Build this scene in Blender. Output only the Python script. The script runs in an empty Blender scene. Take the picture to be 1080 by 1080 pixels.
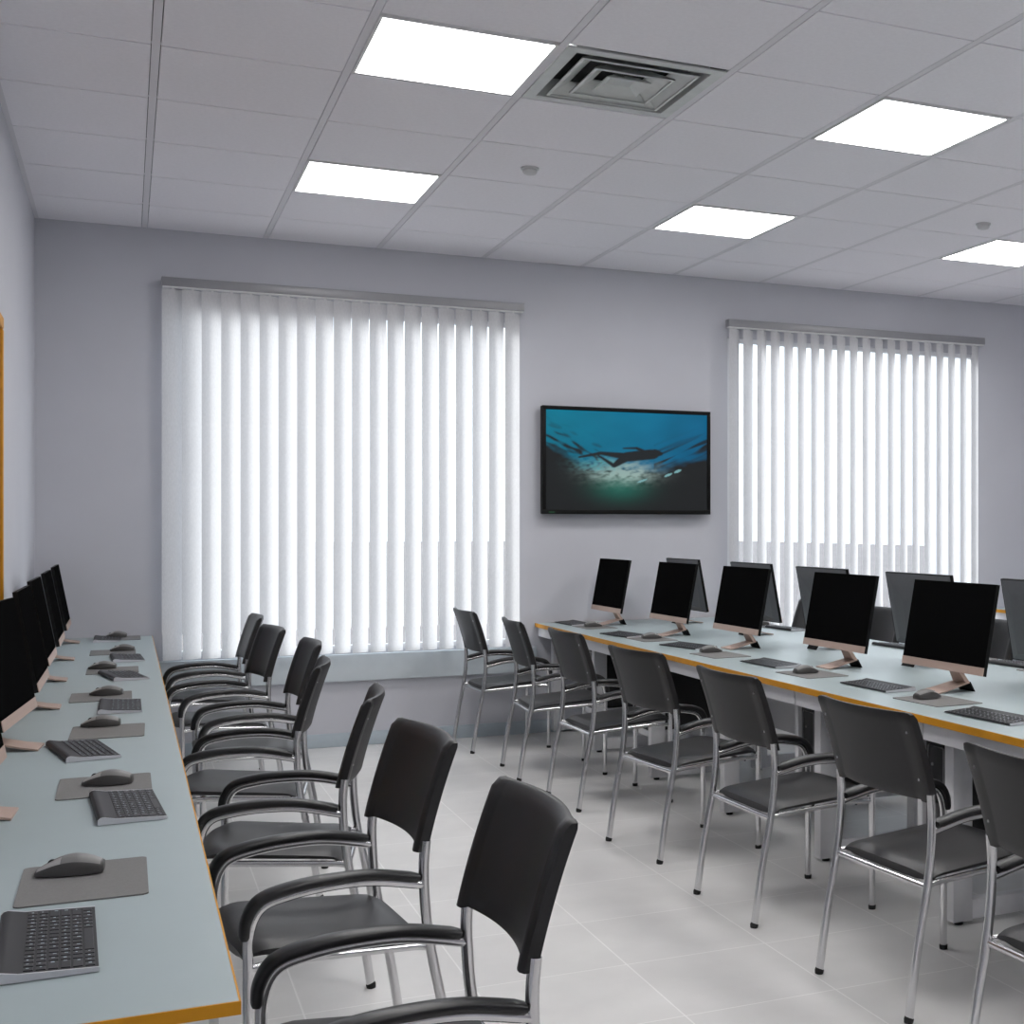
import bpy, bmesh, math, random
from mathutils import Vector, noise
R = math.radians
sc = bpy.context.scene
col = sc.collection
random.seed(7)

# ------------------------------------------------------------------ room figures (metres)
EYE = 1.389
CEIL = 3.148
WALL_Y = 8.635            # far wall with the windows
XL, XR = -0.469, 6.72     # left and right walls
YF = -2.40                # wall behind the viewer
DESK = 0.736
TILE, TX, TY = 0.672, 0.1004, 5.333

# ------------------------------------------------------------------ materials
def mat(name, rgb, rough=0.5, metal=0.0, spec=0.5, var=0.0, vscale=30.0, bump=0.0, bscale=200.0,
        emit=None, estr=0.0, coat=0.0):
    m = bpy.data.materials.new(name); m.use_nodes = True
    nt = m.node_tree; b = nt.nodes['Principled BSDF']
    b.inputs['Base Color'].default_value = (*rgb, 1)
    b.inputs['Roughness'].default_value = rough
    b.inputs['Metallic'].default_value = metal
    b.inputs['Specular IOR Level'].default_value = spec
    b.inputs['Coat Weight'].default_value = coat
    tc = nt.nodes.new('ShaderNodeTexCoord')
    if var > 0:
        n = nt.nodes.new('ShaderNodeTexNoise'); n.inputs['Scale'].default_value = vscale
        n.inputs['Detail'].default_value = 4
        nt.links.new(tc.outputs['Object'], n.inputs['Vector'])
        r = nt.nodes.new('ShaderNodeValToRGB')
        r.color_ramp.elements[0].position = .3; r.color_ramp.elements[1].position = .7
        r.color_ramp.elements[0].color = (*[c*(1-var) for c in rgb], 1)
        r.color_ramp.elements[1].color = (*[min(1, c*(1+var)) for c in rgb], 1)
        nt.links.new(n.outputs['Fac'], r.inputs['Fac'])
        nt.links.new(r.outputs['Color'], b.inputs['Base Color'])
    if bump > 0:
        n2 = nt.nodes.new('ShaderNodeTexNoise'); n2.inputs['Scale'].default_value = bscale
        nt.links.new(tc.outputs['Object'], n2.inputs['Vector'])
        bp = nt.nodes.new('ShaderNodeBump'); bp.inputs['Strength'].default_value = bump
        bp.inputs['Distance'].default_value = .002
        nt.links.new(n2.outputs['Fac'], bp.inputs['Height'])
        nt.links.new(bp.outputs['Normal'], b.inputs['Normal'])
    if emit:
        b.inputs['Emission Color'].default_value = (*emit, 1)
        b.inputs['Emission Strength'].default_value = estr
    return m

M = {}
M['wall'] = mat('wall_paint', (.575, .58, .625), .85, spec=.2, var=.015, vscale=3, bump=.08, bscale=120)
M['ceil'] = mat('ceiling_tile', (.87, .85, .89), .9, spec=.2, var=.02, vscale=60, bump=.25, bscale=300)
M['grid'] = mat('ceiling_grid', (.73, .715, .75), .6, spec=.3)
M['gap'] = mat('ceiling_gap', (.12, .12, .13), .9)
M['base'] = mat('baseboard_paint', (.47, .54, .59), .4, var=.02)
M['sill'] = mat('sill_stone', (.60, .66, .70), .25, var=.03, vscale=12)
M['lam'] = mat('desk_laminate', (.375, .445, .457), .38, spec=.45, var=.012, vscale=8)
M['orange'] = mat('orange_edging', (.62, .275, .010), .5, spec=.3, var=.05, vscale=20)
M['white_panel'] = mat('desk_panel', (.62, .62, .65), .4, var=.01)
M['steel'] = mat('desk_leg_paint', (.70, .70, .72), .38, metal=0, var=.02)
M['chrome'] = mat('satin_chrome', (.72, .72, .73), .18, metal=1.0, var=.02, vscale=15)
M['vinyl'] = mat('black_vinyl', (.012, .0115, .0125), .42, spec=.45, var=.12, vscale=40, bump=.12, bscale=500)
M['vinyl_seat'] = mat('black_seat_vinyl', (.016, .0155, .017), .4, spec=.5, var=.1, vscale=40, bump=.1, bscale=500)
M['back_shell'] = mat('dark_grey_back_shell', (.021, .021, .0225), .5, spec=.4, var=.1, vscale=300, bump=.25, bscale=700)
M['rubber'] = mat('black_rubber', (.008, .008, .008), .6, var=.05)
M['arm'] = mat('armrest_black', (.010, .010, .011), .35, spec=.5, var=.05)
M['screen'] = mat('dark_screen_glass', (.0052, .0052, .0055), .5, spec=0.0, var=.02)
M['bezel'] = mat('black_bezel', (.006, .006, .006), .5, spec=.15, var=.05)
M['rose'] = mat('rose_gold_metal', (.48, .35, .29), .45, metal=.15, var=.02)
M['shell'] = mat('charcoal_shell', (.10, .104, .112), .45, spec=.4, var=.04)
M['kb_black'] = mat('keyboard_black', (.022, .022, .025), .5, spec=.4, var=.06)
M['kb_key'] = mat('key_black', (.018, .018, .021), .42, spec=.45, var=.05)
M['kb_silver'] = mat('keyboard_silver', (.60, .60, .63), .35, metal=.3, var=.02)
M['legend'] = mat('key_legend', (.62, .72, .78), .6)
M['pad'] = mat('mouse_mat_grey', (.20, .195, .192), .75, spec=.25, var=.05, vscale=200, bump=.15, bscale=900)
M['mouse'] = mat('mouse_grey', (.19, .187, .183), .4, spec=.45, var=.03)
M['mouse_dark'] = mat('mouse_side_grey', (.06, .058, .056), .4, spec=.45, var=.03)
M['mouse_light'] = mat('mouse_button_grey', (.38, .365, .36), .35, spec=.5, var=.02)
M['pc'] = mat('tower_black', (.010, .010, .011), .4, var=.05)
M['pc_trim'] = mat('tower_trim_grey', (.22, .22, .23), .35, var=.03)
M['rail'] = mat('headrail_grey', (.30, .30, .315), .4, metal=.2, var=.02)
M['clip'] = mat('clip_white', (.8, .8, .8), .5, var=.01)
M['vent'] = mat('vent_paint', (.62, .64, .63), .5, metal=0, var=.08, vscale=12)
M['vent_dark'] = mat('vent_inside', (.03, .03, .03), .8, var=.1)
M['frame_white'] = mat('window_frame_white', (.75, .76, .78), .35, var=.01)
M['cork'] = mat('brown_board', (.20, .075, .012), .8, var=.2, vscale=120, bump=.3)
M['detector'] = mat('detector_plastic', (.62, .62, .63), .5, var=.02)
M['led'] = mat('light_diffuser', (.9, .9, .9), .5, emit=(1, .985, .97), estr=13.8)
M['light_rim'] = mat('light_rim', (.75, .75, .75), .5, var=.01)
M['ground'] = mat('pavement', (.17, .15, .147), .9, var=.1, vscale=.5)
M['facade'] = mat('white_facade', (.80, .80, .82), .8, var=.02, vscale=.5)

def slat_material():
    m = bpy.data.materials.new('slat_fabric'); m.use_nodes = True
    nt = m.node_tree; nt.nodes.clear()
    o = nt.nodes.new('ShaderNodeOutputMaterial')
    d = nt.nodes.new('ShaderNodeBsdfDiffuse'); t = nt.nodes.new('ShaderNodeBsdfTranslucent')
    mx = nt.nodes.new('ShaderNodeMixShader'); mx.inputs['Fac'].default_value = .43
    tc = nt.nodes.new('ShaderNodeTexCoord')
    mp = nt.nodes.new('ShaderNodeMapping'); mp.inputs['Scale'].default_value = (1, 1, .35)
    n = nt.nodes.new('ShaderNodeTexNoise'); n.inputs['Scale'].default_value = 150; n.inputs['Detail'].default_value = 5
    r = nt.nodes.new('ShaderNodeValToRGB')
    r.color_ramp.elements[0].position = .35; r.color_ramp.elements[1].position = .65
    r.color_ramp.elements[0].color = (.68, .675, .685, 1); r.color_ramp.elements[1].color = (.73, .725, .735, 1)
    L = nt.links.new
    L(tc.outputs['Object'], mp.inputs['Vector']); L(mp.outputs['Vector'], n.inputs['Vector'])
    L(n.outputs['Fac'], r.inputs['Fac'])
    L(r.outputs['Color'], d.inputs['Color']); L(r.outputs['Color'], t.inputs['Color'])
    L(d.outputs[0], mx.inputs[1]); L(t.outputs[0], mx.inputs[2]); L(mx.outputs[0], o.inputs['Surface'])
    return m
M['slat'] = slat_material()

def glass_material():
    m = bpy.data.materials.new('window_glass'); m.use_nodes = True
    nt = m.node_tree; nt.nodes.clear()
    o = nt.nodes.new('ShaderNodeOutputMaterial')
    t = nt.nodes.new('ShaderNodeBsdfTransparent'); t.inputs['Color'].default_value = (.95, .97, .97, 1)
    g = nt.nodes.new('ShaderNodeBsdfGlossy'); g.inputs['Roughness'].default_value = .02
    mx = nt.nodes.new('ShaderNodeMixShader'); f = nt.nodes.new('ShaderNodeFresnel')
    f.inputs['IOR'].default_value = 1.45
    ge = nt.nodes.new('ShaderNodeNewGeometry'); mu = nt.nodes.new('ShaderNodeMath'); mu.operation = 'MULTIPLY'
    iv = nt.nodes.new('ShaderNodeMath'); iv.operation = 'SUBTRACT'; iv.inputs[0].default_value = 1
    nt.links.new(ge.outputs['Backfacing'], iv.inputs[1])       # only the outer face of the pane reflects
    nt.links.new(f.outputs[0], mu.inputs[0]); nt.links.new(iv.outputs[0], mu.inputs[1])
    nt.links.new(mu.outputs[0], mx.inputs['Fac']); nt.links.new(t.outputs[0], mx.inputs[1])
    nt.links.new(g.outputs[0], mx.inputs[2]); nt.links.new(mx.outputs[0], o.inputs['Surface'])
    return m
M['glass'] = glass_material()

def floor_material():
    m = mat('floor_tile', (.5, .5, .49), .38, spec=.4)
    nt = m.node_tree; b = nt.nodes['Principled BSDF']
    tc = nt.nodes.new('ShaderNodeTexCoord'); mp = nt.nodes.new('ShaderNodeMapping')
    mp.inputs['Location'].default_value = (-.455, -.07, 0)
    br = nt.nodes.new('ShaderNodeTexBrick'); br.offset = 0; br.squash = 1
    br.inputs['Scale'].default_value = 1; br.inputs['Brick Width'].default_value = .485
    br.inputs['Row Height'].default_value = .485; br.inputs['Mortar Size'].default_value = .0028
    br.inputs['Mortar Smooth'].default_value = .2
    br.inputs['Color1'].default_value = (.715, .705, .695, 1); br.inputs['Color2'].default_value = (.75, .74, .73, 1)
    br.inputs['Mortar'].default_value = (.88, .87, .86, 1)
    n = nt.nodes.new('ShaderNodeTexNoise'); n.inputs['Scale'].default_value = 3.5; n.inputs['Detail'].default_value = 6
    r = nt.nodes.new('ShaderNodeValToRGB')
    r.color_ramp.elements[0].position = .35; r.color_ramp.elements[1].position = .7
    r.color_ramp.elements[0].color = (.90, .90, .90, 1); r.color_ramp.elements[1].color = (1, 1, 1, 1)
    mu = nt.nodes.new('ShaderNodeMixRGB'); mu.blend_type = 'MULTIPLY'; mu.inputs['Fac'].default_value = 1
    L = nt.links.new
    L(tc.outputs['Object'], mp.inputs['Vector']); L(mp.outputs['Vector'], br.inputs['Vector'])
    L(tc.outputs['Object'], n.inputs['Vector']); L(n.outputs['Fac'], r.inputs['Fac'])
    L(br.outputs['Color'], mu.inputs['Color1']); L(r.outputs['Color'], mu.inputs['Color2'])
    L(mu.outputs['Color'], b.inputs['Base Color'])
    return m
M['floor'] = floor_material()

def picture_material():
    m = bpy.data.materials.new('screen_picture'); m.use_nodes = True
    nt = m.node_tree; b = nt.nodes['Principled BSDF']
    b.inputs['Base Color'].default_value = (.01, .01, .01, 1); b.inputs['Roughness'].default_value = .4; b.inputs['Specular IOR Level'].default_value = .05
    a = nt.nodes.new('ShaderNodeAttribute'); a.attribute_name = 'picture'
    nt.links.new(a.outputs['Color'], b.inputs['Emission Color'])
    b.inputs['Emission Strength'].default_value = .75
    return m
M['picture'] = picture_material()

# ------------------------------------------------------------------ mesh building
class MB:
    def __init__(self):
        self.bm = bmesh.new()
    def _mi(self, faces, mi):
        for f in faces: f.material_index = mi
    def box(self, x0, x1, y0, y1, z0, z1, bev=0.0, seg=2, mi=0):
        r = bmesh.ops.create_cube(self.bm, size=1)
        vs = r['verts']
        for v in vs:
            v.co = Vector(((x0+x1)/2 + v.co.x*(x1-x0), (y0+y1)/2 + v.co.y*(y1-y0), (z0+z1)/2 + v.co.z*(z1-z0)))
        fs = {f for v in vs for f in v.link_faces}
        self._mi(fs, mi)
        if bev > 0:
            es = list({e for v in vs for e in v.link_edges})
            rr = bmesh.ops.bevel(self.bm, geom=es, offset=bev, segments=seg, profile=.5, affect='EDGES')
            self._mi(rr['faces'], mi)
        return self
    def tube(self, pts, r, seg=10, mi=0, caps=True, flat=1.0):
        pts = [Vector(p) for p in pts]; n = len(pts); rings = []
        up = Vector((0, 1, 0)) if abs((pts[1]-pts[0]).normalized().y) < .9 else Vector((0, 0, 1))
        for i in range(n):
            t = (pts[min(i+1, n-1)] - pts[max(i-1, 0)]).normalized()
            a = up - t*up.dot(t); a.normalize(); b = t.cross(a)
            rr = r[i] if isinstance(r, (list, tuple)) else r
            rings.append([self.bm.verts.new(pts[i] + a*rr*math.cos(2*math.pi*k/seg) + b*rr*flat*math.sin(2*math.pi*k/seg)) for k in range(seg)])
        fs = []
        for i in range(n-1):
            for k in range(seg):
                fs.append(self.bm.faces.new((rings[i][k], rings[i][(k+1) % seg], rings[i+1][(k+1) % seg], rings[i+1][k])))
        if caps:
            fs.append(self.bm.faces.new(rings[0][::-1])); fs.append(self.bm.faces.new(rings[-1]))
        self._mi(fs, mi)
        return self
    def loft(self, sections, mi=0, close=True, caps=True):
        rings = [[self.bm.verts.new(Vector(p)) for p in s] for s in sections]
        k = len(rings[0]); fs = []
        for i in range(len(rings)-1):
            for j in range(k if close else k-1):
                fs.append(self.bm.faces.new((rings[i][j], rings[i][(j+1) % k], rings[i+1][(j+1) % k], rings[i+1][j])))
        if caps and close:
            fs.append(self.bm.faces.new(rings[0][::-1])); fs.append(self.bm.faces.new(rings[-1]))
        self._mi(fs, mi)
        return self
    def prism_y(self, poly, y0, y1, mi=0):       # polygon in XZ, drawn out along Y
        return self.loft([[(x, y0, z) for x, z in poly], [(x, y1, z) for x, z in poly]], mi=mi)
    def prism_z(self, poly, z0, z1, mi=0):
        return self.loft([[(x, y, z0) for x, y in poly], [(x, y, z1) for x, y in poly]], mi=mi)
    def build(self, name, mats, parent=None, smooth=True, loc=(0, 0, 0), angle=40, fix=True):
        if fix: bmesh.ops.recalc_face_normals(self.bm, faces=self.bm.faces[:])
        me = bpy.data.meshes.new(name); self.bm.to_mesh(me); self.bm.free()
        for m in (mats if isinstance(mats, (list, tuple)) else [mats]):
            me.materials.append(M[m] if isinstance(m, str) else m)
        if smooth:
            me.polygons.foreach_set('use_smooth', [True]*len(me.polygons))
            me.set_sharp_from_angle(angle=R(angle))
        o = bpy.data.objects.new(name, me); col.objects.link(o); o.location = loc
        if parent: o.parent = parent
        return o

def rrect(x0, x1, y0, y1, r, n=5):
    out = []
    for cx, cy, a0 in ((x1-r, y1-r, 0), (x0+r, y1-r, 90), (x0+r, y0+r, 180), (x1-r, y0+r, 270)):
        for i in range(n+1):
            a = R(a0 + 90*i/n); out.append((cx + r*math.cos(a), cy + r*math.sin(a)))
    return out
def fillet(pts, rad, n=6):                        # round the inner corners of a polyline
    pts = [Vector(p) for p in pts]; out = [pts[0]]
    for i in range(1, len(pts)-1):
        p, a, b = pts[i], pts[i-1], pts[i+1]
        r = rad[i-1] if isinstance(rad, (list, tuple)) else rad
        r = min(r, (a-p).length*.49, (b-p).length*.49)
        s, e = p + (a-p).normalized()*r, p + (b-p).normalized()*r
        for k in range(n+1):
            t = k/n; out.append(s*(1-t)**2 + p*2*t*(1-t) + e*t*t)
    out.append(pts[-1])
    return out
def spline(pts, n=6):                             # Catmull-Rom through points
    P = [Vector(p) for p in pts]; P = [P[0]*2-P[1]] + P + [P[-1]*2-P[-2]]; out = []
    for i in range(1, len(P)-2):
        for k in range(n):
            t = k/n; a, b, c, d = P[i-1], P[i], P[i+1], P[i+2]
            out.append(.5*((2*b) + (c-a)*t + (2*a-5*b+4*c-d)*t*t + (3*b-a-3*c+d)*t**3))
    out.append(P[-2])
    return out

def tag(o, label=None, cat=None, group=None, kind=None):
    if label: o['label'] = label
    if cat: o['category'] = cat
    if group: o['group'] = group
    if kind: o['kind'] = kind
    return o
def thing(name, label, cat, loc=(0, 0, 0), rz=0.0, group=None):
    o = bpy.data.objects.new(name, None); col.objects.link(o); o.empty_display_size = .1
    o.location = loc; o.rotation_euler = (0, 0, rz)
    return tag(o, label, cat, group)
def dup(root, loc, rz, label):
    def cp(o, parent):
        c = o.copy(); col.objects.link(c)
        if parent: c.parent = parent
        for ch in list(o.children): cp(ch, c)
        return c
    r = cp(root, None); r.location = loc; r.rotation_euler = (0, 0, rz); r['label'] = label
    return r
def struct(name, mb, mats, parent=None, **k):
    o = mb.build(name, mats, parent, **k)
    o['kind'] = 'structure'
    return o

# ------------------------------------------------------------------ the room
W1 = (0.195, 2.345, 0.60, 2.735)      # window openings: x0, x1, z0, z1
W2 = (3.875, 6.02, 0.60, 2.735)
T = .09
struct('floor', MB().box(XL-.2, XR+.2, YF-.2, WALL_Y+T, -.08, 0), 'floor', smooth=False)
struct('wall_left', MB().box(XL-.15, XL, YF-.15, WALL_Y+T, 0, CEIL+.12), 'wall', smooth=False)
struct('wall_right', MB().box(XR, XR+.15, YF-.15, WALL_Y+T, 0, CEIL+.12), 'wall', smooth=False)
struct('wall_front', MB().box(XL, XR, YF-.15, YF, 0, CEIL+.12), 'wall', smooth=False)
wb = MB()
def wall_block(x0, x1, z0, z1): wb.box(x0, x1, WALL_Y, WALL_Y+T, z0, z1)
wall_block(XL, W1[0], 0, CEIL+.12); wall_block(W1[1], W2[0], 0, CEIL+.12); wall_block(W2[1], XR, 0, CEIL+.12)
for w in (W1, W2):
    wall_block(w[0], w[1], 0, w[2]); wall_block(w[0], w[1], w[3], CEIL+.12)
struct('wall_back', wb, 'wall', smooth=False)
struct('baseboard_back', MB().box(XL, XR, WALL_Y-.014, WALL_Y, 0, .085, .003), 'base')
struct('baseboard_left', MB().box(XL, XL+.014, YF, WALL_Y-.014, 0, .085, .003), 'base')
struct('baseboard_right', MB().box(XR-.014, XR, YF, WALL_Y-.014, 0, .085, .003), 'base')

def window(name, w):
    x0, x1, z0, z1 = w; y0, y1 = WALL_Y+.02, WALL_Y+.07; f = .032
    mb = MB()
    mb.box(x0, x0+f, y0, y1, z0, z1, .004); mb.box(x1-f, x1, y0, y1, z0, z1, .004)
    mb.box(x0+f, x1-f, y0, y1, z0, z0+f, .004); mb.box(x0+f, x1-f, y0, y1, z1-f, z1, .004)
    root = struct(name, mb, 'frame_white')
    for a, b in ((x0+f, x1-f),):
        MB().box(a, b, y0+.027, y0+.033, z0+f, z1-f).build('window_pane', 'glass', root, smooth=False)
    s = MB(); s.box(x0-.12, x1+.12, WALL_Y-.045, WALL_Y, .412, .580, .005)
    s.build('window_sill', 'sill', root)
    return root
window('window_1', W1); window('window_2', W2)

# ceiling: suspended tiles in a metal grid, with openings for lights and the air vent
LIGHT_CELLS = [(c, r) for r in (-1, 2, -4, -7) for c in (1, 4, 7)]
VENT = (2, -1)
cb = MB()
for c in range(-1, 10):
    for r in range(-12, 6):
        x0, x1 = TX + c*TILE, TX + (c+1)*TILE; y0, y1 = TY + r*TILE, TY + (r+1)*TILE
        x0c, x1c, y0c, y1c = max(x0, XL), min(x1, XR), max(y0, YF), min(y1, WALL_Y)
        if x1c-x0c < .03 or y1c-y0c < .03: continue
        if (c, r) in LIGHT_CELLS or (c, r) == VENT: continue
        cb.box(x0c+.0175, x1c-.0175, y0c+.0048, y1c-.0048, CEIL, CEIL+.02, 0, mi=0)
for c in range(-1, 11):
    x = TX + c*TILE
    if x < XL or x > XR: continue
    cb.box(x-.0145, x+.0145, YF, WALL_Y, CEIL+.0005, CEIL+.012, mi=1)
for r in range(-12, 6):
    y = TY + r*TILE
    if y < YF or y > WALL_Y: continue
    cb.box(XL, XR, y-.0060, y+.0060, CEIL+.006, CEIL+.012, mi=1)
cb.box(XL, XL+.022, YF, WALL_Y, CEIL-.001, CEIL+.012, mi=1)
cb.box(XL, XR, YF, WALL_Y, CEIL+.09, CEIL+.12, mi=2)
struct('ceiling', cb, ['ceil', 'grid', 'gap'], smooth=False)

light_labels = {
    (1, -1): 'square lit ceiling panel beside the air vent',
    (1, 2): 'square lit ceiling panel above the left window blind',
    (4, -1): 'large square lit ceiling panel at the upper right, right of the air vent',
    (4, 2): 'square lit ceiling panel over the wall television and right bench',
    (7, 2): 'square lit ceiling panel cut by the right edge, beyond a small detector',
}
lp = None
for i, (c, r) in enumerate(LIGHT_CELLS):
    x, y = TX + (c+.5)*TILE, TY + (r+.5)*TILE
    row = {-1: 'second', 2: 'first', -4: 'third', -7: 'fourth'}[r]
    bank = {1: 'left', 4: 'middle', 7: 'right'}[c]
    lab = light_labels.get((c, r), 'lit ceiling panel outside the view, %s from the windows in the %s line' % (row, bank))
    if lp is None:
        lp = thing('ceiling_light', lab, 'ceiling light', (x, y, CEIL), 0, 'square ceiling light panels')
        h = TILE/2-.017
        mb = MB(); 
        for a in ((-h, -h+.012, -h, h), (h-.012, h, -h, h), (-h+.012, h-.012, -h, -h+.012), (-h+.012, h-.012, h-.012, h)):
            mb.box(*a, -.004, .03)
        mb.build('frame', 'light_rim', lp, smooth=False)
        MB().prism_z(rrect(-h+.0115, h-.0115, -h+.0115, h-.0115, .018), -.003, .02).build('diffuser', 'led', lp, smooth=False)
    else:
        dup(lp, (x, y, CEIL), 0, lab)

# air vent: stepped square diffuser
vx, vy = TX + (VENT[0]+.5)*TILE, TY + (VENT[1]+.5)*TILE
v = thing('air_vent', 'square grey stepped air vent in the ceiling next to a light panel', 'air vent', (vx, vy, CEIL))
h = TILE/2-.017
def ring(mb, ho, hi, zo, zi, th=.004, mi=0):      # a sloping square collar
    for k in range(4):
        a = k*math.pi/2; ca, sa = math.cos(a), math.sin(a)
        rot = lambda x, y, z: (x*ca - y*sa, x*sa + y*ca, z)
        top = [rot(-ho, -ho, zo), rot(ho, -ho, zo), rot(hi, -hi, zi), rot(-hi, -hi, zi)]
        mb.loft([top, [(p[0], p[1], p[2]+th) for p in top]], mi=mi)
mb = MB(); ring(mb, h, .272, -.003, -.003, .006); ring(mb, .272, .262, -.003, .072, .004)
mb.build('vent_frame', 'vent', v, smooth=False)
for ho, hi, z in ((.240, .165, -.006), (.165, .092, -.010)):
    mb = MB(); ring(mb, ho, hi, z, z+.042); ring(mb, ho, ho-.012, z, z-.002); mb.build('louver', 'vent', v, smooth=False)
mb = MB(); mb.box(-.050, .050, -.050, .050, .012, .018); ring(mb, .092, .050, -.012, .014); mb.build('centre_plate', 'vent', v, smooth=False)
MB().box(-.265, .265, -.265, .265, .074, .082).build('duct_plate', 'vent_dark', v, smooth=False)

for (x, y), lab in (((1.79, 6.36), 'small round detector on the ceiling between the vent and the left window'),
                    ((4.50, 6.38), 'small round detector on the ceiling near the right edge light panel')):
    d = thing('smoke_detector', lab, 'smoke detector', (x, y, CEIL), 0, 'ceiling detectors')
    MB().tube([(0, 0, 0), (0, 0, -.008)], .044, 24).build('base', 'detector', d)
    MB().tube([(0, 0, -.008), (0, 0, -.020), (0, 0, -.030), (0, 0, -.034)], [.034, .036, .030, .018], 24).build('sensor_head', 'detector', d)

# framed board on the left wall
b = thing('notice_board', 'brown board in an orange frame on the left wall, cut by the picture edge', 'notice board', (XL, 0, 0))
y0, y1, z0, z1 = 4.65, 6.22, .90, 2.238
mb = MB()
mb.box(.001, .022, y0, y1, z1-.05, z1, .006); mb.box(.001, .022, y0, y1, z0, z0+.05, .006)
mb.box(.001, .022, y0, y0+.05, z0+.05, z1-.05, .006); mb.box(.001, .022, y1-.05, y1, z0+.05, z1-.05, .006)
mb.build('board_frame', 'orange', b)
MB().box(.001, .012, y0+.05, y1-.05, z0+.05, z1-.05).build('board_panel', 'cork', b)

# ------------------------------------------------------------------ vertical blinds
SLAT_W, SAG = .128, .014
def slat_mesh(z0, z1, TURN):
    mb = MB(); n = 10; rows = []
    zs = [z1, z1-.006, z1-.05, z0+.16, z0+.145, z0]
    ws = [.93, 1.0, 1.0, 1.0, .90, .90]
    for z, k in zip(zs, ws):
        row = []
        for i in range(n+1):
            t = i/n*2-1; u = t*SLAT_W/2*k; s = SAG*(1-t*t) - SAG*.6
            row.append((u*math.cos(TURN) - s*math.sin(TURN)*-1, u*math.sin(TURN) - s*math.cos(TURN), z))
        rows.append(row)
    mb.loft(rows, close=False)
    mb.box(-.006, .006, -.004, .004, z1-.004, z1+.022, mi=1)
    return mb
def blind(label, x0, x1, n, turn):
    by = WALL_Y-.085
    r = thing('vertical_blind', label, 'window blind', (x0, by, 0), 0, 'vertical window blinds')
    L = x1-x0
    mb = MB(); mb.box(0, L, -.028, .030, 2.797, 2.850, .004)
    mb.box(.005, L-.005, -.020, .022, 2.791, 2.797, mi=1)
    mb.box(.06, .10, .030, .085, 2.805, 2.845); mb.box(L-.10, L-.06, .030, .085, 2.805, 2.845)
    mb.build('headrail', ['rail', 'clip'], r)
    p = (L-.13)/(n-1)
    s0 = slat_mesh(.592, 2.783, R(turn)).build('slat', ['slat', 'clip'], r, loc=(.062, 0, 0), angle=80, fix=False)
    for i in range(1, n):
        s = s0.copy(); col.objects.link(s); s.parent = r; s.location = (.062 + p*i, 0, 0)
    return r
blind('white vertical slat blind over the left window, beside the television', .19, 2.362, 20, 27)
blind('white vertical slat blind over the right window, behind the bench computers', 3.838, 6.03, 20, 32)

# ------------------------------------------------------------------ television
tv = thing('television', 'wall-mounted flat television showing a swimmer under blue water', 'television', (2.492, WALL_Y, 1.464))
TW, TH = 1.218, .724
MB().box(.25, TW-.25, -.03, -.0005, .12, TH-.12, .004).build('wall_bracket', 'bezel', tv)
mb = MB(); mb.box(0, TW, -.075, -.03, 0, TH, .006)
mb.build('housing', 'bezel', tv)
mb = MB(); bw = .026
for a in ((0, TW, 0, .030), (0, TW, TH-bw, TH), (0, bw, .030, TH-bw), (TW-bw, TW, .030, TH-bw)):
    mb.box(a[0], a[1], -.083, -.0755, a[2], a[3], .002)
mb.build('bezel', 'bezel', tv)
MB().box(.045, .085, -.0845, -.083, .010, .015).build('status_lamp', mat('green_lamp', (.01, .06, .02), .5, emit=(.02, .2, .06), estr=.3), tv)

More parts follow.
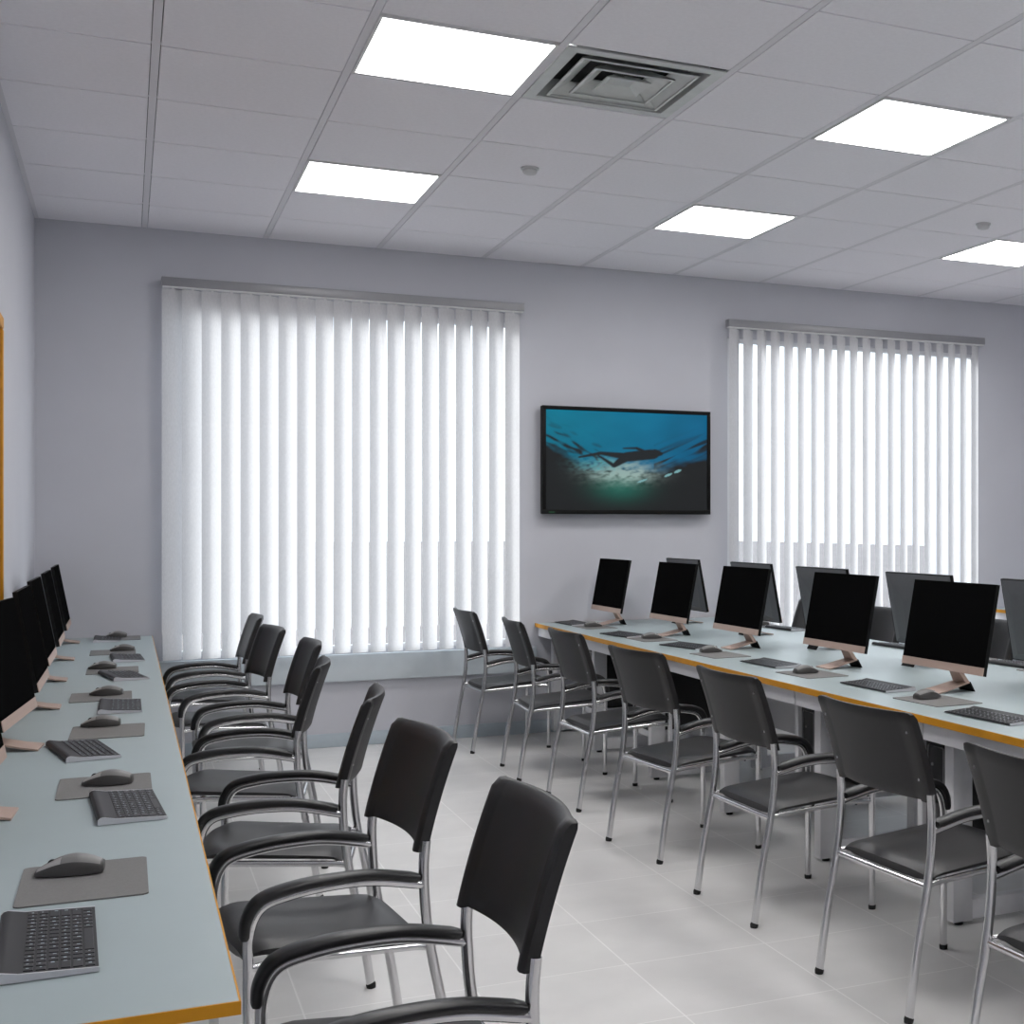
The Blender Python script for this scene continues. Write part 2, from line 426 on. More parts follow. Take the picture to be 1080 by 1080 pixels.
def seg_d(px, py, a, b, ra, rb):
    ax, ay = a; bx, by = b; dx, dy = bx-ax, by-ay
    t = max(0, min(1, ((px-ax)*dx + (py-ay)*dy)/(dx*dx+dy*dy)))
    return math.hypot(px-ax-t*dx, py-ay-t*dy) - (ra + (rb-ra)*t)
BODY = [((.665, .60), (.690, .585), .026, .022), ((.64, .575), (.50, .545), .048, .046), ((.50, .545), (.33, .575), .034, .014),
        ((.33, .575), (.20, .53), .014, .006), ((.47, .52), (.41, .45), .030, .016), ((.41, .45), (.31, .555), .014, .005),
        ((.60, .60), (.55, .635), .014, .010), ((.55, .635), (.47, .630), .009, .004)]
def picture(u, v):                                 # u to the right, v up, both 0..1
    asp = TW/TH
    rim = .40 + .34*((u-.52)*1.55)**2 + (.03 if u < .2 else 0)      # under the curved water surface it is dark
    n1 = noise.noise(Vector((u*7, v*9, 1.3))); n2 = noise.noise(Vector((u*20+3*v, v*26-7*u, 5.1)))
    n3 = noise.noise(Vector((u*46, v*60, 9.2)))
    blue = Vector((.004, .155 + .07*v - .04*u, .25 + .09*v + .04*u))
    blue *= 1.0 - .45*max(0, u-.6)*1.2 - .1*n1
    dark = Vector((.017, .019, .021))
    e = (v - rim + .05*n1 + .03*n2)/.10
    k = max(0, min(1, e + .5))
    c = dark.lerp(blue, k)
    side = math.exp(-((v-rim-.10)/.12)**2)         # ripples near the surface rim
    streak = max(0, noise.noise(Vector((u*9-v*6, (v+u*.8 if u < .5 else v-u*.7)*26, 2.2))) - .02)
    if abs(u-.5) > .16: c = c.lerp(dark, min(1, streak*3.4)*side)
    g = math.exp(-(((u-.46)/.17)**2 + ((v-.385)/.095)**2))
    foam = max(0, min(1, g*1.5*(.75 + .9*n2 + .5*n3)))
    c = c.lerp(Vector((.42, .55, .52)), foam*.9)
    gl = math.exp(-(((u-.45)/.16)**2 + ((v-.23)/.13)**2))
    c += Vector((.0, .12, .085))*gl
    f2 = math.exp(-(((u-.33)/.13)**2 + ((v-.46)/.07)**2))*max(0, .5+n3+n2)
    c = c.lerp(Vector((.10, .42, .46)), min(1, f2*.9))
    for (cx, cy, rx, ry) in ((.585, .30, .030, .010), (.75, .365, .024, .012), (.81, .405, .022, .014)):
        q = ((u-cx)/rx)**2 + ((v-cy - (u-cx)*.6)/ry)**2
        if q < 1.4: c = c.lerp(Vector((.25, .52, .55)), max(0, min(1, (1.4-q)*1.6)))
    d = min(seg_d(u*asp/asp, v, a, b_, ra, rb) for a, b_, ra, rb in BODY)
    if d < .008: c = c.lerp(Vector((.020, .024, .028)), max(0, min(1, (.008-d)/.010)))
    return c
NX, NY = 200, 112
sb = bmesh.new(); gv = []
for j in range(NY+1):
    gv.append([sb.verts.new((bw + (TW-2*bw)*i/NX, -.0765, .030 + (TH-bw-.030)*j/NY)) for i in range(NX+1)])
for j in range(NY):
    for i in range(NX): sb.faces.new((gv[j][i], gv[j][i+1], gv[j+1][i+1], gv[j+1][i]))
me = bpy.data.meshes.new('screen'); sb.to_mesh(me); sb.free(); me.materials.append(M['picture'])
ca = me.color_attributes.new('picture', 'FLOAT_COLOR', 'POINT')
for j in range(NY+1):
    for i in range(NX+1):
        c = picture(i/NX, j/NY); ca.data[j*(NX+1)+i].color = (max(0, c.x), max(0, c.y), max(0, c.z), 1)
so = bpy.data.objects.new('screen', me); col.objects.link(so); so.parent = tv

# ------------------------------------------------------------------ desks
def leg_frame(xa, xb, y, w=.055, d=.08, top=DESK-.03):
    mb = MB()
    mb.box(xa, xa+d, y, y+w, .014, top, .003); mb.box(xb-d, xb, y, y+w, .014, top, .003)
    mb.box(xa+d, xb-d, y+.003, y+w-.003, .018, .085, .003)
    mb.box(xa+d, xb-d, y+.003, y+w-.003, top-.05, top, .003)
    for x in (xa+.02, xb-.05):
        mb.tube([(x+.02, y+w/2, 0), (x+.02, y+w/2, .015)], .016, 12, mi=1)
    return mb
def top_and_edge(root, x0, x1, y0, y1, th, sides):
    e = .0025
    mb = MB(); mb.box(x0+e, x1-e, y0+e, y1-e, DESK-th, DESK, .0012, 1); mb.build('tabletop', 'lam', root)
    mb = MB()
    if 'l' in sides: mb.box(x0, x0+e+.0003, y0, y1, DESK-th, DESK-.0006)
    if 'r' in sides: mb.box(x1-e-.0003, x1, y0, y1, DESK-th, DESK-.0006)
    if 'n' in sides: mb.box(x0, x1, y0-.0005, y0+e+.0003, DESK-th, DESK-.0006)
    if 'f' in sides: mb.box(x0, x1, y1-e-.0003, y1, DESK-th, DESK-.0006)
    mb.build('edge_band', 'orange', root, smooth=False)

ld = thing('desk', 'long pale grey desk along the left wall with orange edge', 'desk', (0, 0, 0))
top_and_edge(ld, XL+.004, .143, 1.948, WALL_Y-.016, .019, 'rn')
for y in (2.06, 3.03, 4.0, 4.97, 5.94, 6.91, 7.88, 8.54):
    leg_frame(-.42, .02, y, top=DESK-.019).build('leg_frame', ['steel', 'rubber'], ld)
MB().box(-.43, -.40, 2.12, 8.54, .40, DESK-.02).build('modesty_panel', 'white_panel', ld)

BX0, BX1, BY0 = 2.460, 3.835, 2.02
rb = thing('desk', 'wide double-sided pale bench desk in the middle with orange edge', 'desk', (0, 0, 0))
top_and_edge(rb, BX0, BX1, BY0, WALL_Y-.018, .026, 'lrnf')
fy = [2.10, 2.85, 3.82, 4.79, 5.76, 6.73, 7.70, 8.56]
for y in fy:
    leg_frame(2.57, 3.10, y, top=DESK-.026).build('leg_frame', ['steel', 'rubber'], rb)
    leg_frame(3.19, 3.725, y, top=DESK-.026).build('leg_frame', ['steel', 'rubber'], rb)
for i in range(len(fy)-1):
    a, b_ = fy[i]+.058, fy[i+1]+.054
    if i == 0: a = BY0+.03
    for x in (2.480, 3.797):
        MB().box(x, x+.018, a+.002, b_-.002, DESK-.026-.062, DESK-.0262, .001, 1).build('apron_panel', 'white_panel', rb)
    if i in (2, 3, 5, 6):
        mb = MB(); mb.box(2.57, 2.60, fy[i]+.200, fy[i]+.232, .23, DESK-.026, .003)
        mb.box(3.05, 3.08, fy[i]+.200, fy[i]+.232, .23, DESK-.026, .003)
        mb.box(2.57, 3.08, fy[i]+.058, fy[i]+.232, .23, .2595, .003)
        mb.build('tower_bracket', 'steel', rb)
MB().box(3.135, 3.155, 2.16, 8.55, .30, DESK-.026).build('modesty_panel', 'white_panel', rb)

td = thing('desk', 'pale desk along the right wall, only its orange edge glimpsed', 'desk', (0, 0, 0))
top_and_edge(td, 6.10, XR-.004, 2.2, WALL_Y-.018, .026, 'ln')
for y in (2.3, 3.82, 5.34, 6.86, 8.52):
    leg_frame(6.20, 6.68, y, top=DESK-.026).build('leg_frame', ['steel', 'rubber'], td)
MB().box(6.125, 6.143, 2.25, 8.58, DESK-.106, DESK-.0262).build('apron_panel', 'white_panel', td)

# computer towers hung under the bench
ords = ['nearest', 'second nearest', 'third nearest', 'fourth nearest', 'fifth nearest', 'sixth nearest', 'farthest']
pc = None
for i, y in enumerate((fy[2], fy[3], fy[5], fy[6])):
    lab = 'black computer tower under the middle bench, %s to the viewer' % ('nearest', 'second nearest', 'third nearest', 'farthest')[i]
    loc = (2.582, y+.064, .26)
    if pc is None:
        pc = thing('computer_tower', lab, 'computer', loc, 0, 'computer towers under the bench')
        MB().box(.012, .40, 0, .128, 0, .37, .004).build('case', 'pc', pc)
        mb = MB(); mb.box(0, .012, 0, .128, 0, .37, .003)
        fp = [(-.002, .012, .03), (-.002, .012, .345), (-.002, .112, .345), (-.002, .116, .03)]
        mb.tube(fillet(fp, .01), .0030, 6, mi=1)
        mb.build('front_bezel', ['pc', 'pc_trim'], pc)
        MB().tube([(-.003, .085, .28), (.004, .085, .28)], .006, 12).build('power_button', 'pc_trim', pc)
    else: dup(pc, loc, 0, lab)

# ------------------------------------------------------------------ chairs (built facing +X)
def make_chair(label, loc, rz, group):
    c = thing('armchair', label, 'chair', loc, rz, group)
    OX = -.25                                     # root sits under the middle of the seat
    def S(x): return x + OX
    HW = .235
    post = [(0, .008), (.030, .20), (.062, .36), (.076, .46), (.081, .56), (.076, .63)]
    for s in (1, -1):
        pts = spline([(S(x), s*HW, z) for x, z in post], 5)
        lg = MB().tube(pts, .0125, 12).build('rear_leg', 'chrome', c)
        MB().tube([(S(-.001), s*HW, 0), (S(0), s*HW, .010), (S(.002), s*HW, .015)], [.0130, .0145, .0140], 12).build('foot_cap', 'rubber', lg)
        arm = [(S(.480), s*HW, .008), (S(.480), s*HW, .37), (S(.478), s*HW, .465), (S(.452), s*HW, .523), (S(.39), s*HW, .543), (S(.30), s*HW, .552), (S(.20), s*HW, .549), (S(.078), s*HW, .524)]
        pts = spline(arm, 6)
        fl = MB().tube(pts, .0115, 12).build('front_leg', 'chrome', c)
        MB().tube([(S(.480), s*HW, 0), (S(.480), s*HW, .010), (S(.480), s*HW, .015)], [.0130, .0140, .0135], 12).build('foot_cap', 'rubber', fl)
        # arm pad wraps the top of the tube
        pc_ = spline([(S(.490), 0, .458), (S(.484), 0, .502), (S(.456), 0, .542), (S(.39), 0, .561), (S(.30), 0, .568), (S(.20), 0, .565), (S(.094), 0, .544)], 6)
        secs = []
        N = len(pc_)
        for i, p in enumerate(pc_):
            t = (pc_[min(i+1, N-1)] - pc_[max(i-1, 0)]).normalized(); nrm = Vector((-t.z, 0, t.x))
            if nrm.z < 0 and i > 3: nrm = -nrm
            if i <= 3 and nrm.x < 0: nrm = -nrm
            u = i/(N-1); w = .021 + .005*math.sin(math.pi*min(1, u*1.15)); th = .0115
            if i == 0 or i == N-1: w *= .85; th *= .75
            sec = []
            for k in range(12):
                a = 2*math.pi*k/12
                cx = math.copysign(abs(math.cos(a))**.6, math.cos(a)); sx = math.copysign(abs(math.sin(a))**.7, math.sin(a))
                q = p + nrm*(sx*th); sec.append((q.x, s*HW + cx*w, q.z))
            secs.append(sec)
        MB().loft(secs).build('armrest', 'arm', c, angle=60)
        # side rail under the seat
        MB().tube([(S(.066), s*(HW), .374), (S(.10), s*(HW-.012), .376), (S(.40), s*(HW-.012), .394), (S(.479), s*HW, .390)], .009, 10).build('seat_rail', 'chrome', c)
    MB().tube([(S(.066), -HW, .368), (S(.066), HW, .368)], .009, 10).build('rear_stretcher', 'chrome', c)
    MB().tube([(S(.42), -HW+.012, .386), (S(.40), 0, .380), (S(.42), HW-.012, .386)], .008, 10).build('front_stretcher', 'chrome', c)
    # seat cushion
    nx, ny = 18, 14; top, bot = [], []
    bm = bmesh.new()
    for i in range(nx+1):
        u = i/nx; x = .080 + u*.425; rt, rbm = [], []
        for j in range(ny+1):
            w_ = j/ny*2-1
            hw = .222 - .02*max(0, u-.75)**2*10
            y = w_*hw
            ed = max(abs(w_)**6, 0); fr = max(0, (u-.82)/.18); bk = max(0, (.10-u)/.10)
            xx = x - .018*(w_**2)*max(0, (u-.6)/.4) + .006*(w_**4)*max(0, (.3-u)/.3)
            z = .440 - .030*(1-u) + .004*u - .011*(1-w_*w_)*(1-abs(u*2-1)) - .014*ed - .022*fr**2 - .012*bk**2
            zb = .400 - .026*(1-u) + .002*u + .004*ed - .004*fr + .010*abs(w_)**8
            rt.append(bm.verts.new((S(xx), y, z))); rbm.append(bm.verts.new((S(xx - .004*fr), y*.985, min(zb, z-.008))))
        top.append(rt); bot.append(rbm)
    for i in range(nx):
        for j in range(ny):
            bm.faces.new((top[i][j], top[i+1][j], top[i+1][j+1], top[i][j+1]))
            bm.faces.new((bot[i][j], bot[i][j+1], bot[i+1][j+1], bot[i+1][j]))
        for j in (0, ny):
            bm.faces.new((top[i][j], bot[i][j], bot[i+1][j], top[i+1][j]))
    for j in range(ny):
        for i in (0, nx):
            bm.faces.new((top[i][j], top[i][j+1], bot[i][j+1], bot[i][j]))
    mb = MB(); mb.bm.free(); mb.bm = bm
    mb.build('seat', 'vinyl_seat', c, angle=50)
    # backrest: padded front, thin shell behind, hollow in plan
    bm = bmesh.new(); nz, ny = 16, 32; F, B = [], []
    for i in range(nz+1):
        u = i/nz; z = .605 + u*.258
        ctr = spl_back(u)
        rf, rbk = [], []
        for j in range(ny+1):
            w_ = j/ny*2-1; w_ = math.copysign(abs(w_)**.8, w_); y = w_*.2425
            hollow = .030*max(0, 1-(w_/.88)**2)
            cr = max(0, abs(w_)-.95)/.05; tz = max(0, (u-.93)/.07); bz = max(0, (.05-u)/.05)
            side = max(0, min(1, (abs(w_)-.80)/.05))
            zc = z - .004*cr*cr*tz + .004*(1-side)*bz
            ex = max(cr*cr, tz**2*2.0, bz**2*1.2*(1-side))
            side = max(0, min(1, (abs(w_)-.80)/.05))
            th_f, th_b = (.013 + .004*side)*(1-.35*ex), (.013 + .004*side)*(1-.30*ex)
            rf.append(bm.verts.new((S(ctr - hollow + th_f), y, zc)))
            rbk.append(bm.verts.new((S(ctr - hollow - th_b), y, zc)))
        F.append(rf); B.append(rbk)
    for i in range(nz):
        for j in range(ny):
            bm.faces.new((F[i][j], F[i][j+1], F[i+1][j+1], F[i+1][j]))
            f = bm.faces.new((B[i][j], B[i+1][j], B[i+1][j+1], B[i][j+1]))
            if abs(math.copysign(abs(j/ny*2-1)**.8, j/ny*2-1)) < .84: f.material_index = 1
        for j in (0, ny): bm.faces.new((F[i][j], F[i+1][j], B[i+1][j], B[i][j]))
    for j in range(ny):
        for i in (0, nz): bm.faces.new((F[i][j], B[i][j], B[i][j+1], F[i][j+1]))
    mb = MB(); mb.bm.free(); mb.bm = bm
    bk = mb.build('backrest', ['vinyl', 'back_shell'], c, angle=50)
    for s in (1, -1):
        for u in (.25, .78):
            x = spl_back(u) - .016; z = .605 + u*.258
            MB().tube([(S(x+.010), s*.212, z), (S(x-.0035), s*.212, z)], [.0055, .0045], 10).build('screw', 'chrome', bk)
    return c
def spl_back(u):                                   # fore-aft line of the backrest from bottom to top
    return .086 - .058*u - .022*u*u

gR, gL, gO = 'armchairs along the near side of the bench', 'armchairs at the left desk', 'armchairs beyond the bench'
right = [(2.092, 2.448, 2.0), (2.199, 3.394, 3.9), (2.193, 4.363, 1.9), (2.189, 5.330, 7.2), (2.218, 6.396, 1.6), (2.186, 7.259, -3.6), (2.142, 8.247, 1.2)]
left = [(.470, 2.500, .8), (.454, 3.437, 5.5), (.467, 4.370, -12), (.440, 5.405, -9.5), (.519, 6.317, 1.0), (.448, 7.256, 6.8), (.443, 8.242, .6)]
opp = [(6.08, 4.37, 0), (7.25, 4.37, 1), (8.20, 4.37, -1)]
proto = None
def place(loc, rz, lab, group):
    global proto
    if proto is None: proto = make_chair(lab, loc, rz, group); return proto
    o = dup(proto, loc, rz, lab); o['group'] = group; return o
rl = ['black armchair cut by the right edge, nearest along the bench'] + \
     ['black chrome-legged armchair facing the bench, %s' % t for t in (
      'second from the viewer', 'third from the viewer', 'fourth from the viewer',
      'fifth from the viewer, third from the window wall', 'second from the window wall', 'closest to the window wall')]
for (x, y, rot), lab in zip(right, rl): place((x, y, 0), R(rot), lab, gR)
ll = ['large black armchair in the foreground at the left desk, nearest the viewer',
      'black armchair at the left desk, second from the viewer',
      'black armchair at the left desk seen edge-on, third from the viewer',
      'black armchair at the left desk seen edge-on, fourth from the viewer',
      'black armchair at the left desk, third from the window wall',
      'black armchair at the left desk, second from the window wall',
      'black armchair at the left desk, closest to the window wall']
for (x, y, rot), lab in zip(left, ll): place((x, y, 0), R(180 + rot), lab, gL)
ol = ['black chair back beyond the bench, behind the largest monitor', 'black chair back beyond the bench, between the two nearest front monitors',
      'black chair back beyond the bench, farthest, close to the right blind']
for (y, xf, rot), lab in zip(opp, ol):
    a = R(180 + rot); place((xf - .25, y, 0), a, lab, gO)

# ------------------------------------------------------------------ all-in-one computers (built facing +X)
def make_monitor(label, loc, rz, group):
    c = thing('all_in_one_computer', label, 'computer', loc, rz, group)
    tilt = math.atan2(.062, .333)
    def P(s, n, y):                                # s up the screen, n out of the screen
        return (.015 - s*math.sin(tilt) + n*math.cos(tilt), y, .089 + s*math.cos(tilt) + n*math.sin(tilt))
    def slab(mb, s0, s1, n0, n1, hw, mi=0, bev=0):
        mb.loft([[P(s0, n0, -hw), P(s1, n0, -hw), P(s1, n0, hw), P(s0, n0, hw)],
                 [P(s0, n1, -hw), P(s1, n1, -hw), P(s1, n1, hw), P(s0, n1, hw)]], mi=mi)
    HW, H = .28, .347
    mb = MB(); slab(mb, 0, H, -.016, -.0012, HW); mb.build('bezel', 'bezel', c, smooth=False)
    mb = MB(); slab(mb, .031, H-.001, -.0012, 0, HW-.001); mb.build('screen', 'screen', c, smooth=False)
    mb = MB(); slab(mb, 0, .031, -.0012, .0012, HW); mb.build('chin', 'rose', c, smooth=False)
    mb = MB()
    mb.loft([[P(.004, -.016, -HW+.004), P(H-.004, -.016, -HW+.004), P(H-.004, -.016, HW-.004), P(.004, -.016, HW-.004)],
             [P(.03, -.030, -HW+.06), P(H-.06, -.026, -HW+.06), P(H-.06, -.026, HW-.06), P(.03, -.030, HW-.06)],
             [P(.04, -.038, -.13), P(H-.13, -.034, -.13), P(H-.13, -.034, .13), P(.04, -.038, .13)]])
    mb.build('back_shell', 'shell', c, smooth=False)
    # stand: a sloping tongue, a rear strut and a neck
    wd = lambda x: .062 - (.065-x)/.155*.022
    def ribbon(mb, prof, th, mi=0):
        secs = []
        for (x, z, hw) in prof: secs.append([(x, -hw, z), (x, hw, z), (x, hw, z+th), (x, -hw, z+th)])
        mb.loft(secs, mi=mi)
    mb = MB(); ribbon(mb, [(.066, .0005, .062), (.02, .008, .058), (-.03, .020, .054), (-.075, .031, .050), (-.090, .034, .049)], .005)
    mb.build('foot', 'rose', c)
    mb = MB(); mb.loft([[(-.116, -.050, 0), (-.116, .050, 0), (-.110, .050, 0), (-.110, -.050, 0)],
                        [(-.095, -.048, .039), (-.095, .048, .039), (-.086, .048, .038), (-.086, -.048, .038)]])
    mb.build('strut', 'bezel', c, smooth=False)
    mb = MB(); mb.loft([[(-.094, -.044, .035), (-.094, .044, .035), (-.076, .044, .033), (-.076, -.044, .033)],
                        [(-.064, -.034, .085), (-.064, .034, .085), (-.050, .034, .078), (-.050, -.034, .078)],
                        [(-.036, -.034, .150), (-.036, .034, .150), (-.026, .034, .150), (-.026, -.034, .150)]])
    mb.build('neck', 'rose', c, smooth=False)
    return c
mproto = None
def monitor(loc, rz, lab, group):
    global mproto
    if mproto is None: mproto = make_monitor(lab, loc, rz, group)
    else: dup(mproto, loc, rz, lab)['group'] = group
gm = 'all-in-one computers'
for i, (x, y, r) in enumerate(((-.290, 3.42, -3), (-.288, 4.419, -5.2), (-.275, 5.359, -.5), (-.287, 6.292, -.4), (-.289, 7.246, 0), (-.295, 8.273, 0))):
    t = ['nearest, nearly all outside the picture', 'second nearest, cut by the picture edge', 'third from the viewer',
         'fourth from the viewer', 'second from the window wall', 'closest to the window wall'][i]
    monitor((x, y, DESK), R(r), 'slim black-screened computer on the left desk, ' + t, 'computers on the left desk')
for i, (x, y, r) in enumerate(((2.884, 4.356, .8), (2.921, 5.303, 1.1), (2.911, 6.360, .5), (2.890, 7.273, .9), (2.842, 8.253, .7))):
    t = ['nearest and largest in view', 'second from the viewer', 'third from the viewer', 'second from the window wall', 'closest to the window wall'][i]
    monitor((x, y, DESK), R(180+r), 'black-screened computer on the near side of the bench, ' + t, 'computers on the near side of the bench')
for i, (x, y) in enumerate(((3.375, 4.29), (3.367, 5.215), (3.360, 6.15), (3.405, 7.12), (3.399, 8.175))):
    t = ['cut by the right edge', 'behind the nearest front screen', 'behind the second nearest screen',
         'behind the third nearest screen', 'closest to the window wall'][i]
    monitor((x, y, DESK), 0, 'grey computer back on the far side of the bench, ' + t, 'computers on the far side of the bench')

# ------------------------------------------------------------------ keyboards (long side along Y, keys' far row at -X; user on the +X side)
def make_keyboard(label, loc, rz, group):
    c = thing('keyboard', label, 'keyboard', loc, rz, group)
    hl, d = .175, .069
    prof = [(-d, .003)] + [(-d+.011 + .011*math.cos(R(a)), .0085 + .0085*math.sin(R(a))) for a in (200, 160, 120, 90, 60)] + [(-.034, .0122), (d, .0072), (d, .003)]
    mb = MB(); mb.prism_y(prof, -hl+.004, hl-.004); mb.build('body', 'kb_black', c, angle=30)
    for s in (-1, 1):
        mb = MB()
        pr2 = [(-d, .001)] + [(-d+.011 + .0116*math.cos(R(a)), .0085 + .0087*math.sin(R(a))) for a in (200, 160, 120, 90, 60)] + [(-.034, .0124), (d+.0006, .0074), (d+.0006, .001)]
        a, b_ = (s*hl, s*(hl-.004)); mb.prism_y(pr2, min(a, b_), max(a, b_)); mb.build('end_cap', 'kb_silver', c, angle=30)
    mb, lg = MB(), MB()
    rows, cols = 6, 16; kx0, kx1 = -.030, d-.003; ky0, ky1 = -hl+.010, hl-.010
    for r in range(rows):
        x0 = kx0 + (kx1-kx0)*r/rows; x1 = kx0 + (kx1-kx0)*(r+1)/rows
        zt = lambda x: .0122 + (x+.034)/(d+.034)*(.0072-.0122) + .0013
        q = 0
        while q < cols:
            n = 6 if (r == rows-1 and q == 4) else (2 if (r in (2, 3, 4) and q in (0, cols-2)) else 1)
            y0 = ky0 + (ky1-ky0)*q/cols; y1 = ky0 + (ky1-ky0)*(q+n)/cols; q += n
            a0, a1, b0, b1 = x0+.0012, x1-.0012, y0+.0012, y1-.0012
            mb.loft([[(a0, b0, zt(a0)-.003), (a1, b0, zt(a1)-.003), (a1, b1, zt(a1)-.003), (a0, b1, zt(a0)-.003)],
                     [(a0+.0008, b0+.0008, zt(a0)), (a1-.0008, b0+.0008, zt(a1)), (a1-.0008, b1-.0008, zt(a1)), (a0+.0008, b1-.0008, zt(a0))]])
            if n < 6 and random.random() < .93:
                xx, yy = a0+.0035 + random.random()*.003, b1-.0045-random.random()*.003
                w, hgt = .0022+random.random()*.0016, .0024+random.random()*.0028
                zz = zt(xx)+.00025
                lg.bm.faces.new([lg.bm.verts.new(p) for p in ((xx, yy-w, zt(xx)+.0003), (xx+hgt, yy-w, zt(xx+hgt)+.0003), (xx+hgt, yy, zt(xx+hgt)+.0003), (xx, yy, zt(xx)+.0003))])
    mb.build('keys', 'kb_key', c, smooth=False)
    lg.build('key_legends', 'legend', c, smooth=False)
    return c
kproto = None
def keyboard(loc, rz, lab, group):
    global kproto
    if kproto is None: kproto = make_keyboard(lab, loc, rz, group)
    else: dup(kproto, loc, rz, lab)['group'] = group

# ------------------------------------------------------------------ mouse (nose towards -X) and mat
def make_mouse(label, loc, rz, group):
    c = thing('computer_mouse', label, 'mouse', loc, rz, group)
    L, Wd = .057, .031
    def top_z(u): return .009 + .027*math.sin(math.pi*min(1, (.02+u*.86)**1.05))**.9 if u < .6 else .009 + .027*math.cos((u-.54)/.46*1.18)**.8
    def surf(u, a, k=1.0):                          # u from nose to tail, a over the back from side to side
        x = -L + 2*L*u
        w = Wd*(math.sin(math.pi*(.12+.78*u))**.5)*(1 - .10*(1-u))
        cy = math.copysign(abs(math.cos(a))**.62, math.cos(a))
        return (x, w*cy*k, .003 + (top_z(u)-.003)*math.sin(a)**.62*k)
    def patch(name, u0, u1, a0, a1, m, lift=0.0, nu=14, na=10):
        mb = MB(); rows = []
        for i in range(nu+1):
            row = []
            for j in range(na+1):
                p = surf(u0+(u1-u0)*i/nu, a0+(a1-a0)*j/na, 1+lift); row.append(p)
            rows.append(row)
        mb.loft(rows, close=False); return mb.build(name, m, c, angle=80)
    mb = MB(); rows = []
    for i in range(21):
        u = .001 + .998*i/20; rows.append([surf(u, math.pi*j/16) for j in range(17)])
    mb.loft(rows); mb.build('body', 'mouse_dark', c, angle=70)
    patch('top_shell', .40, .97, R(36), R(144), 'mouse', .015)
    patch('left_button', .03, .395, R(36), R(87), 'mouse_light', .015)
    patch('right_button', .03, .395, R(93), R(144), 'mouse_light', .015)
    MB().tube([(-.030, -.003, .0215), (-.030, .003, .0215)], .0075, 14).build('scroll_wheel', 'rubber', c)
    return c
xproto = None
def mouse(loc, rz, lab, group):
    global xproto
    if xproto is None: xproto = make_mouse(lab, loc, rz, group)
    else: dup(xproto, loc, rz, lab)['group'] = group
pproto = None
def mouse_mat(loc, rz, lab, group):
    global pproto
    if pproto is None:
        pproto = MB().prism_z(rrect(-.105, .105, -.145, .145, .012), 0, .0025).build('mouse_mat', 'pad', None, angle=30)
        tag(pproto, lab, 'mouse mat', group); o = pproto
    else:
        o = pproto.copy(); col.objects.link(o); o['label'] = lab; o['group'] = group
    o.location = loc; o.rotation_euler = (0, 0, rz)

Z0 = DESK + .0003
PADT = DESK + .0028
near = ['nearest', 'second nearest', 'third nearest', 'fourth nearest', 'third farthest', 'second farthest', 'farthest']
# left desk: (x, y, rot) for keyboard, mat, mouse
LK = [(-.110, 2.335, 2), (.002, 3.390, 4), (-.112, 4.285, 11), (-.018, 5.270, 0), (-.010, 6.335, 11), (.006, 7.170, 3), (-.094, 8.40, 0)]
LP = [(-.068, 2.724, 0), (-.046, 3.692, 0), (-.050, 4.665, -1), (-.083, 5.62, 0), (-.052, 6.618, 0), (-.058, 7.560, 0), (-.027, 8.478, 0)]
LM = [(-.093, 2.785, -8), (-.040, 3.705, -10), (-.072, 4.785, -8), (-.066, 5.655, -14), (-.094, 6.690, -8), (-.015, 7.60, -6), (-.050, 8.53, -4)]
for i in range(7):
    keyboard((LK[i][0], LK[i][1], Z0), R(LK[i][2]), 'slim black keyboard on the left desk, %s to the viewer' % near[i], 'keyboards on the left desk')
    mouse_mat((LP[i][0], LP[i][1], Z0), R(LP[i][2]), 'grey mouse mat on the left desk, %s to the viewer' % near[i], 'mouse mats on the left desk')
    mouse((LM[i][0], LM[i][1], PADT), R(LM[i][2]), 'grey mouse on a mat on the left desk, %s to the viewer' % near[i], 'mice on the left desk')
# bench, near side (users face +X, so everything is turned round)
RK = [(2.640, 3.69, 4), (2.722, 4.592, 2), (2.715, 5.555, 3), (2.708, 6.550, 12), (2.645, 7.392, 8), (2.655, 8.40, 2)]
RP = [(2.712, 4.140, 3), (2.702, 5.118, 3), (2.685, 6.070, 3), (2.705, 7.080, 2), (2.70, 8.085, 2)]
RM = [(2.705, 4.195, 10), (2.690, 5.150, 6), (2.690, 6.200, 4), (2.712, 7.10, 0), (2.69, 8.09, 0)]
n6 = ['cut by the right edge', 'second nearest to the viewer', 'third nearest to the viewer', 'third from the window wall', 'second from the window wall', 'closest to the window wall']
n5 = ['nearest to the viewer', 'second nearest to the viewer', 'middle one of the five', 'second from the window wall', 'closest to the window wall']
for (x, y, r), t in zip(RK, n6): keyboard((x, y, Z0), R(180+r), 'black keyboard on the near side of the bench, ' + t, 'keyboards on the near side of the bench')
for (x, y, r), t in zip(RP, n5): mouse_mat((x, y, Z0), R(180+r), 'grey mouse mat on the near side of the bench, ' + t, 'mouse mats on the near side of the bench')
for (x, y, r), t in zip(RM, n5): mouse((x, y, PADT), R(180+r), 'grey mouse on the near side of the bench, ' + t, 'mice on the near side of the bench')
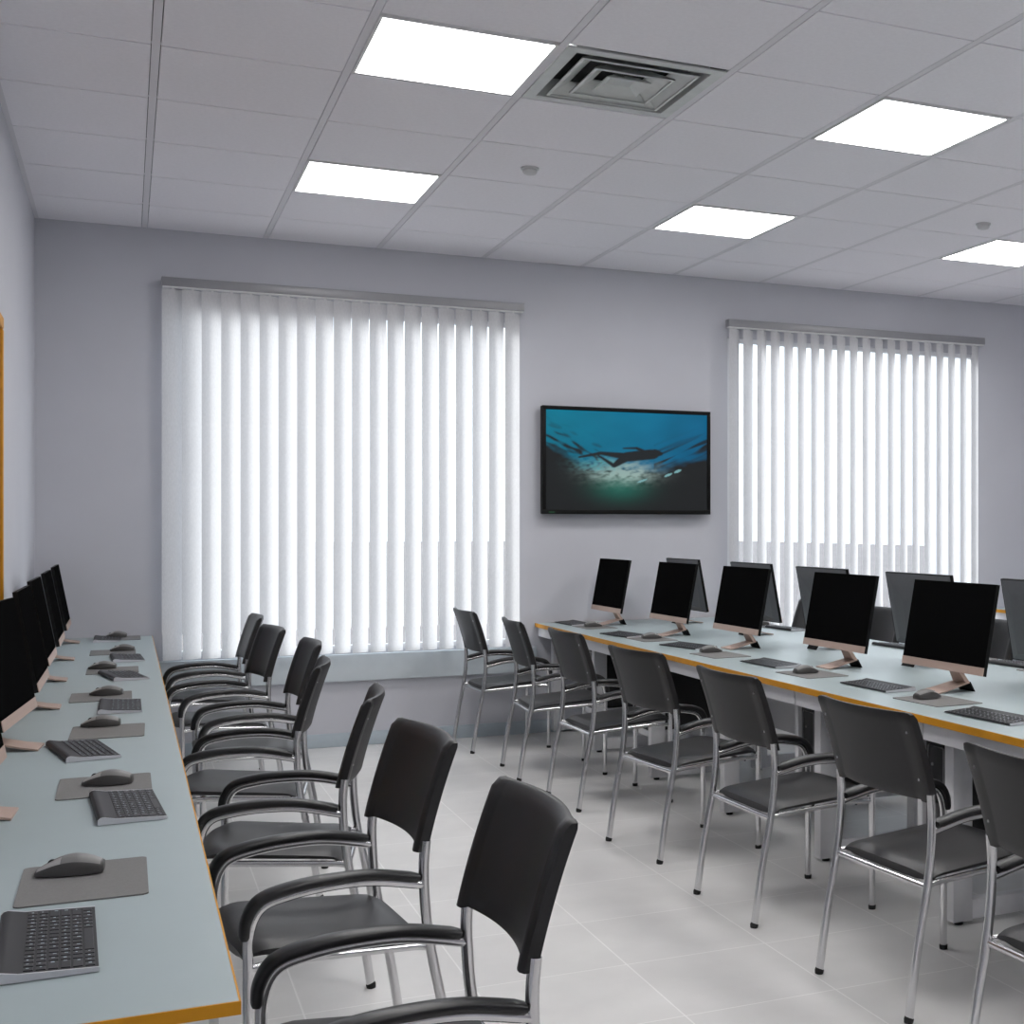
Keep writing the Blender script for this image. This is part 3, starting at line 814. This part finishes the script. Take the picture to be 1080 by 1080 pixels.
# bench, far side
for y, t in ((5.02, 'nearest to the viewer'), (6.06, 'below the middle chair back'), (7.40, 'beside the far chair back'), (8.05, 'closest to the window wall')):
    keyboard((3.735, y, Z0), R(2), 'thin keyboard on the far side of the bench, ' + t, 'keyboards on the far side of the bench')
for y, t in ((4.72, 'at the right edge'), (5.42, 'right of the largest monitor'), (7.72, 'closest to the window wall')):
    mouse_mat((3.71, y, Z0), 0, 'grey mouse mat on the far side of the bench, ' + t, 'mouse mats on the far side of the bench')
    mouse((3.70, y, PADT), 0, 'grey mouse on the far side of the bench, ' + t, 'mice on the far side of the bench')

# ------------------------------------------------------------------ outside
struct('ground', MB().box(-60, 60, WALL_Y+T+.02, 140, -.5, -.3), 'ground', smooth=False)
hb = thing('building', 'white building outside, glimpsed through the right end of the right blind', 'building', (13.25, 20.5, -.3), R(-33.5))
MB().box(0, 9, 0, 5, 0, 5.0).build('facade', 'facade', hb, smooth=False)
MB().box(-.05, 9.05, -.05, 5.05, 5.0, 5.25).build('parapet', 'facade', hb, smooth=False)
sl = bpy.data.lights.new('sun', 'SUN'); sl.energy = 4.8; sl.angle = R(34); sl.color = (1, .96, .93)
so_ = bpy.data.objects.new('sun', sl); col.objects.link(so_); so_.location = (-20, 40, 25)
so_.rotation_euler = Vector((math.sin(R(46))*math.cos(R(20)), -math.cos(R(46))*math.cos(R(20)), -math.sin(R(20)))).to_track_quat('-Z', 'Y').to_euler()
w = bpy.data.worlds.new('sky'); sc.world = w; w.use_nodes = True
nt = w.node_tree; bg = nt.nodes['Background']
bg.inputs['Color'].default_value = (.82, .90, 1.0, 1); bg.inputs['Strength'].default_value = 2.7

# ------------------------------------------------------------------ camera
cd = bpy.data.cameras.new('camera'); cam = bpy.data.objects.new('camera', cd); col.objects.link(cam)
cam.location = (0, 0, EYE); cam.rotation_euler = (R(90), 0, R(-25.939))
cd.sensor_fit = 'HORIZONTAL'; cd.sensor_width = 36; cd.lens = 46.432
cd.shift_x = -.25; cd.shift_y = .01288; cd.clip_start = .02
sc.camera = cam

vs = sc.view_settings
vs.view_transform = 'Standard'; vs.look = 'None'; vs.gamma = 1; vs.use_curve_mapping = False; vs.exposure = 0.0
sc.cycles.max_bounces = 10; sc.cycles.diffuse_bounces = 6; sc.cycles.transparent_max_bounces = 12
sc.cycles.sample_clamp_indirect = 4.0
sc.cycles.use_denoising = True
